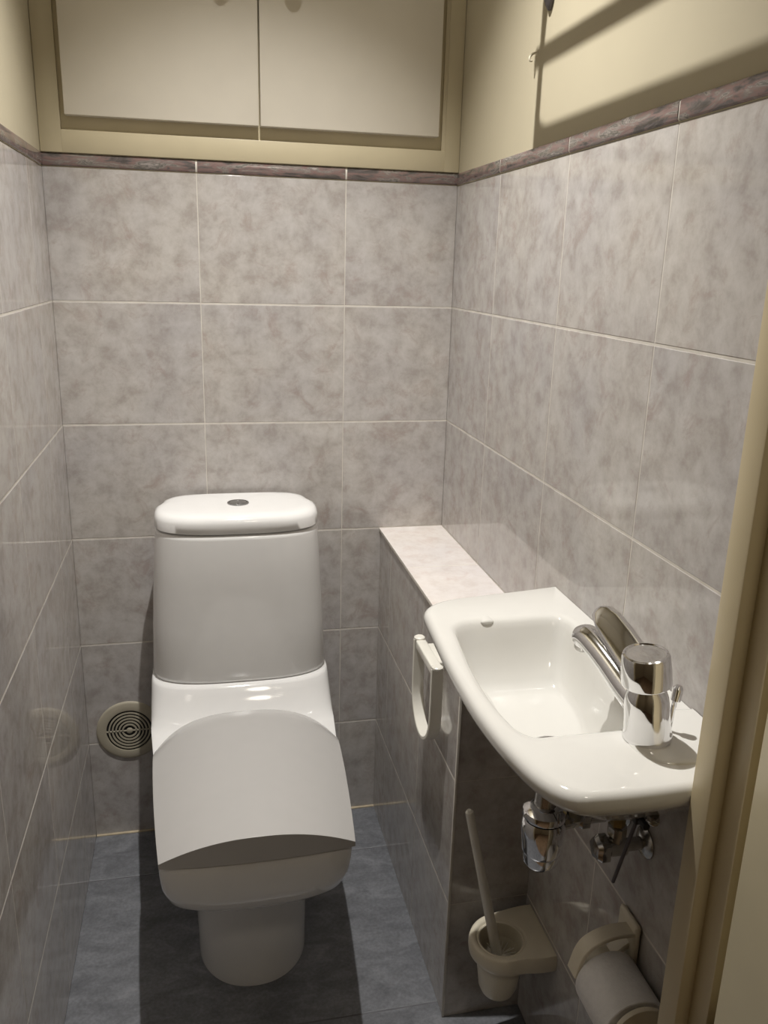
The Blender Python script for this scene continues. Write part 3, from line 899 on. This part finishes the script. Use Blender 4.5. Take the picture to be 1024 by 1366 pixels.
# ------------------------------------------------------------------ ceiling lamp
LPOS = Vector((0.405, -0.60, 2.405))
cl_ = thing('ceiling_light', 'round recessed ceiling downlight above the toilet', 'ceiling light', (LPOS.x, LPOS.y, ZC))
mb = MB().lathe((LPOS.x, LPOS.y, ZC - 0.0005), (0, 0, -1), [(0.085, 0), (0.085, 0.004), (0.078, 0.010), (0.060, 0.012), (0.056, 0.004)], 40, cap0=False, cap1=False)
part('trim_ring', mb, M['white_plastic'], cl_)
mb = MB().lathe((LPOS.x, LPOS.y, ZC - 0.0005), (0, 0, -1), [(0.058, 0), (0.058, 0.003), (0.002, 0.0035)], 40)
part('lens', mb, M['lens'], cl_)

ld = bpy.data.lights.new('downlight_lamp', 'SPOT')
ld.energy = 109; ld.color = (1.0, 0.972, 0.930)
ld.spot_size = math.radians(92); ld.spot_blend = 0.85; ld.shadow_soft_size = 0.011
lo = bpy.data.objects.new('downlight_lamp', ld); COL.objects.link(lo); lo.location = LPOS
# light spilling round the lamp
l2 = bpy.data.lights.new('downlight_spill', 'AREA'); l2.shape = 'DISK'; l2.size = 0.11; l2.energy = 0.9; l2.color = (1.0, 0.95, 0.87)
o2 = bpy.data.objects.new('downlight_spill', l2); COL.objects.link(o2); o2.location = (LPOS.x, LPOS.y, ZC - 0.016)
# unseen hall lamp, added as fill for the faces towards the doorway
hl = thing('hall_fill', 'unseen round hall light added as fill outside the doorway', 'ceiling light', (0.62, -2.3, ZC))
mb = MB().lathe((0.62, -2.3, ZC - 0.0005), (0, 0, -1), [(0.14, 0), (0.14, 0.02), (0.13, 0.05), (0.08, 0.07), (0.01, 0.075)], 40)
part('fill_lamp_shade', mb, M['white_plastic'], hl)
l3 = bpy.data.lights.new('hall_fill_lamp', 'AREA'); l3.shape = 'DISK'; l3.size = 0.26; l3.energy = 3.8; l3.color = (1.0, 0.9, 0.76)
o3 = bpy.data.objects.new('hall_fill_lamp', l3); COL.objects.link(o3); o3.location = (0.62, -2.3, ZC - 0.085)

wd = bpy.data.worlds.new('dim_world'); SC.world = wd; wd.use_nodes = True
wd.node_tree.nodes['Background'].inputs[0].default_value = (0.5, 0.45, 0.38, 1)
wd.node_tree.nodes['Background'].inputs[1].default_value = 0.02

# ------------------------------------------------------------------ camera
cd = bpy.data.cameras.new('camera')
cd.sensor_fit = 'VERTICAL'; cd.sensor_height = 36.0
cd.lens = 36.0 * 1120.42 / 1366.0
cd.clip_start = 0.02
co = bpy.data.objects.new('camera', cd); COL.objects.link(co)
pitch, yaw, roll = CAM_ROT = (0.28460, 0.21974, 0.02718)
cp, sp_ = math.cos(pitch), math.sin(pitch)
F = Vector((math.sin(yaw) * cp, math.cos(yaw) * cp, -sp_))
R0 = Vector((math.cos(yaw), -math.sin(yaw), 0)); U0 = R0.cross(F)
R = R0 * math.cos(roll) + U0 * math.sin(roll); U = -R0 * math.sin(roll) + U0 * math.cos(roll)
mt = Matrix((R, U, -F)).transposed().to_4x4()
mt.translation = Vector((0.27972, -1.82110, 1.33354))
co.matrix_world = mt
SC.camera = co

SC.view_settings.view_transform = 'Standard'
SC.view_settings.look = 'None'
SC.view_settings.gamma = 1.0
SC.view_settings.exposure = 0.0
SC.view_settings.use_curve_mapping = False
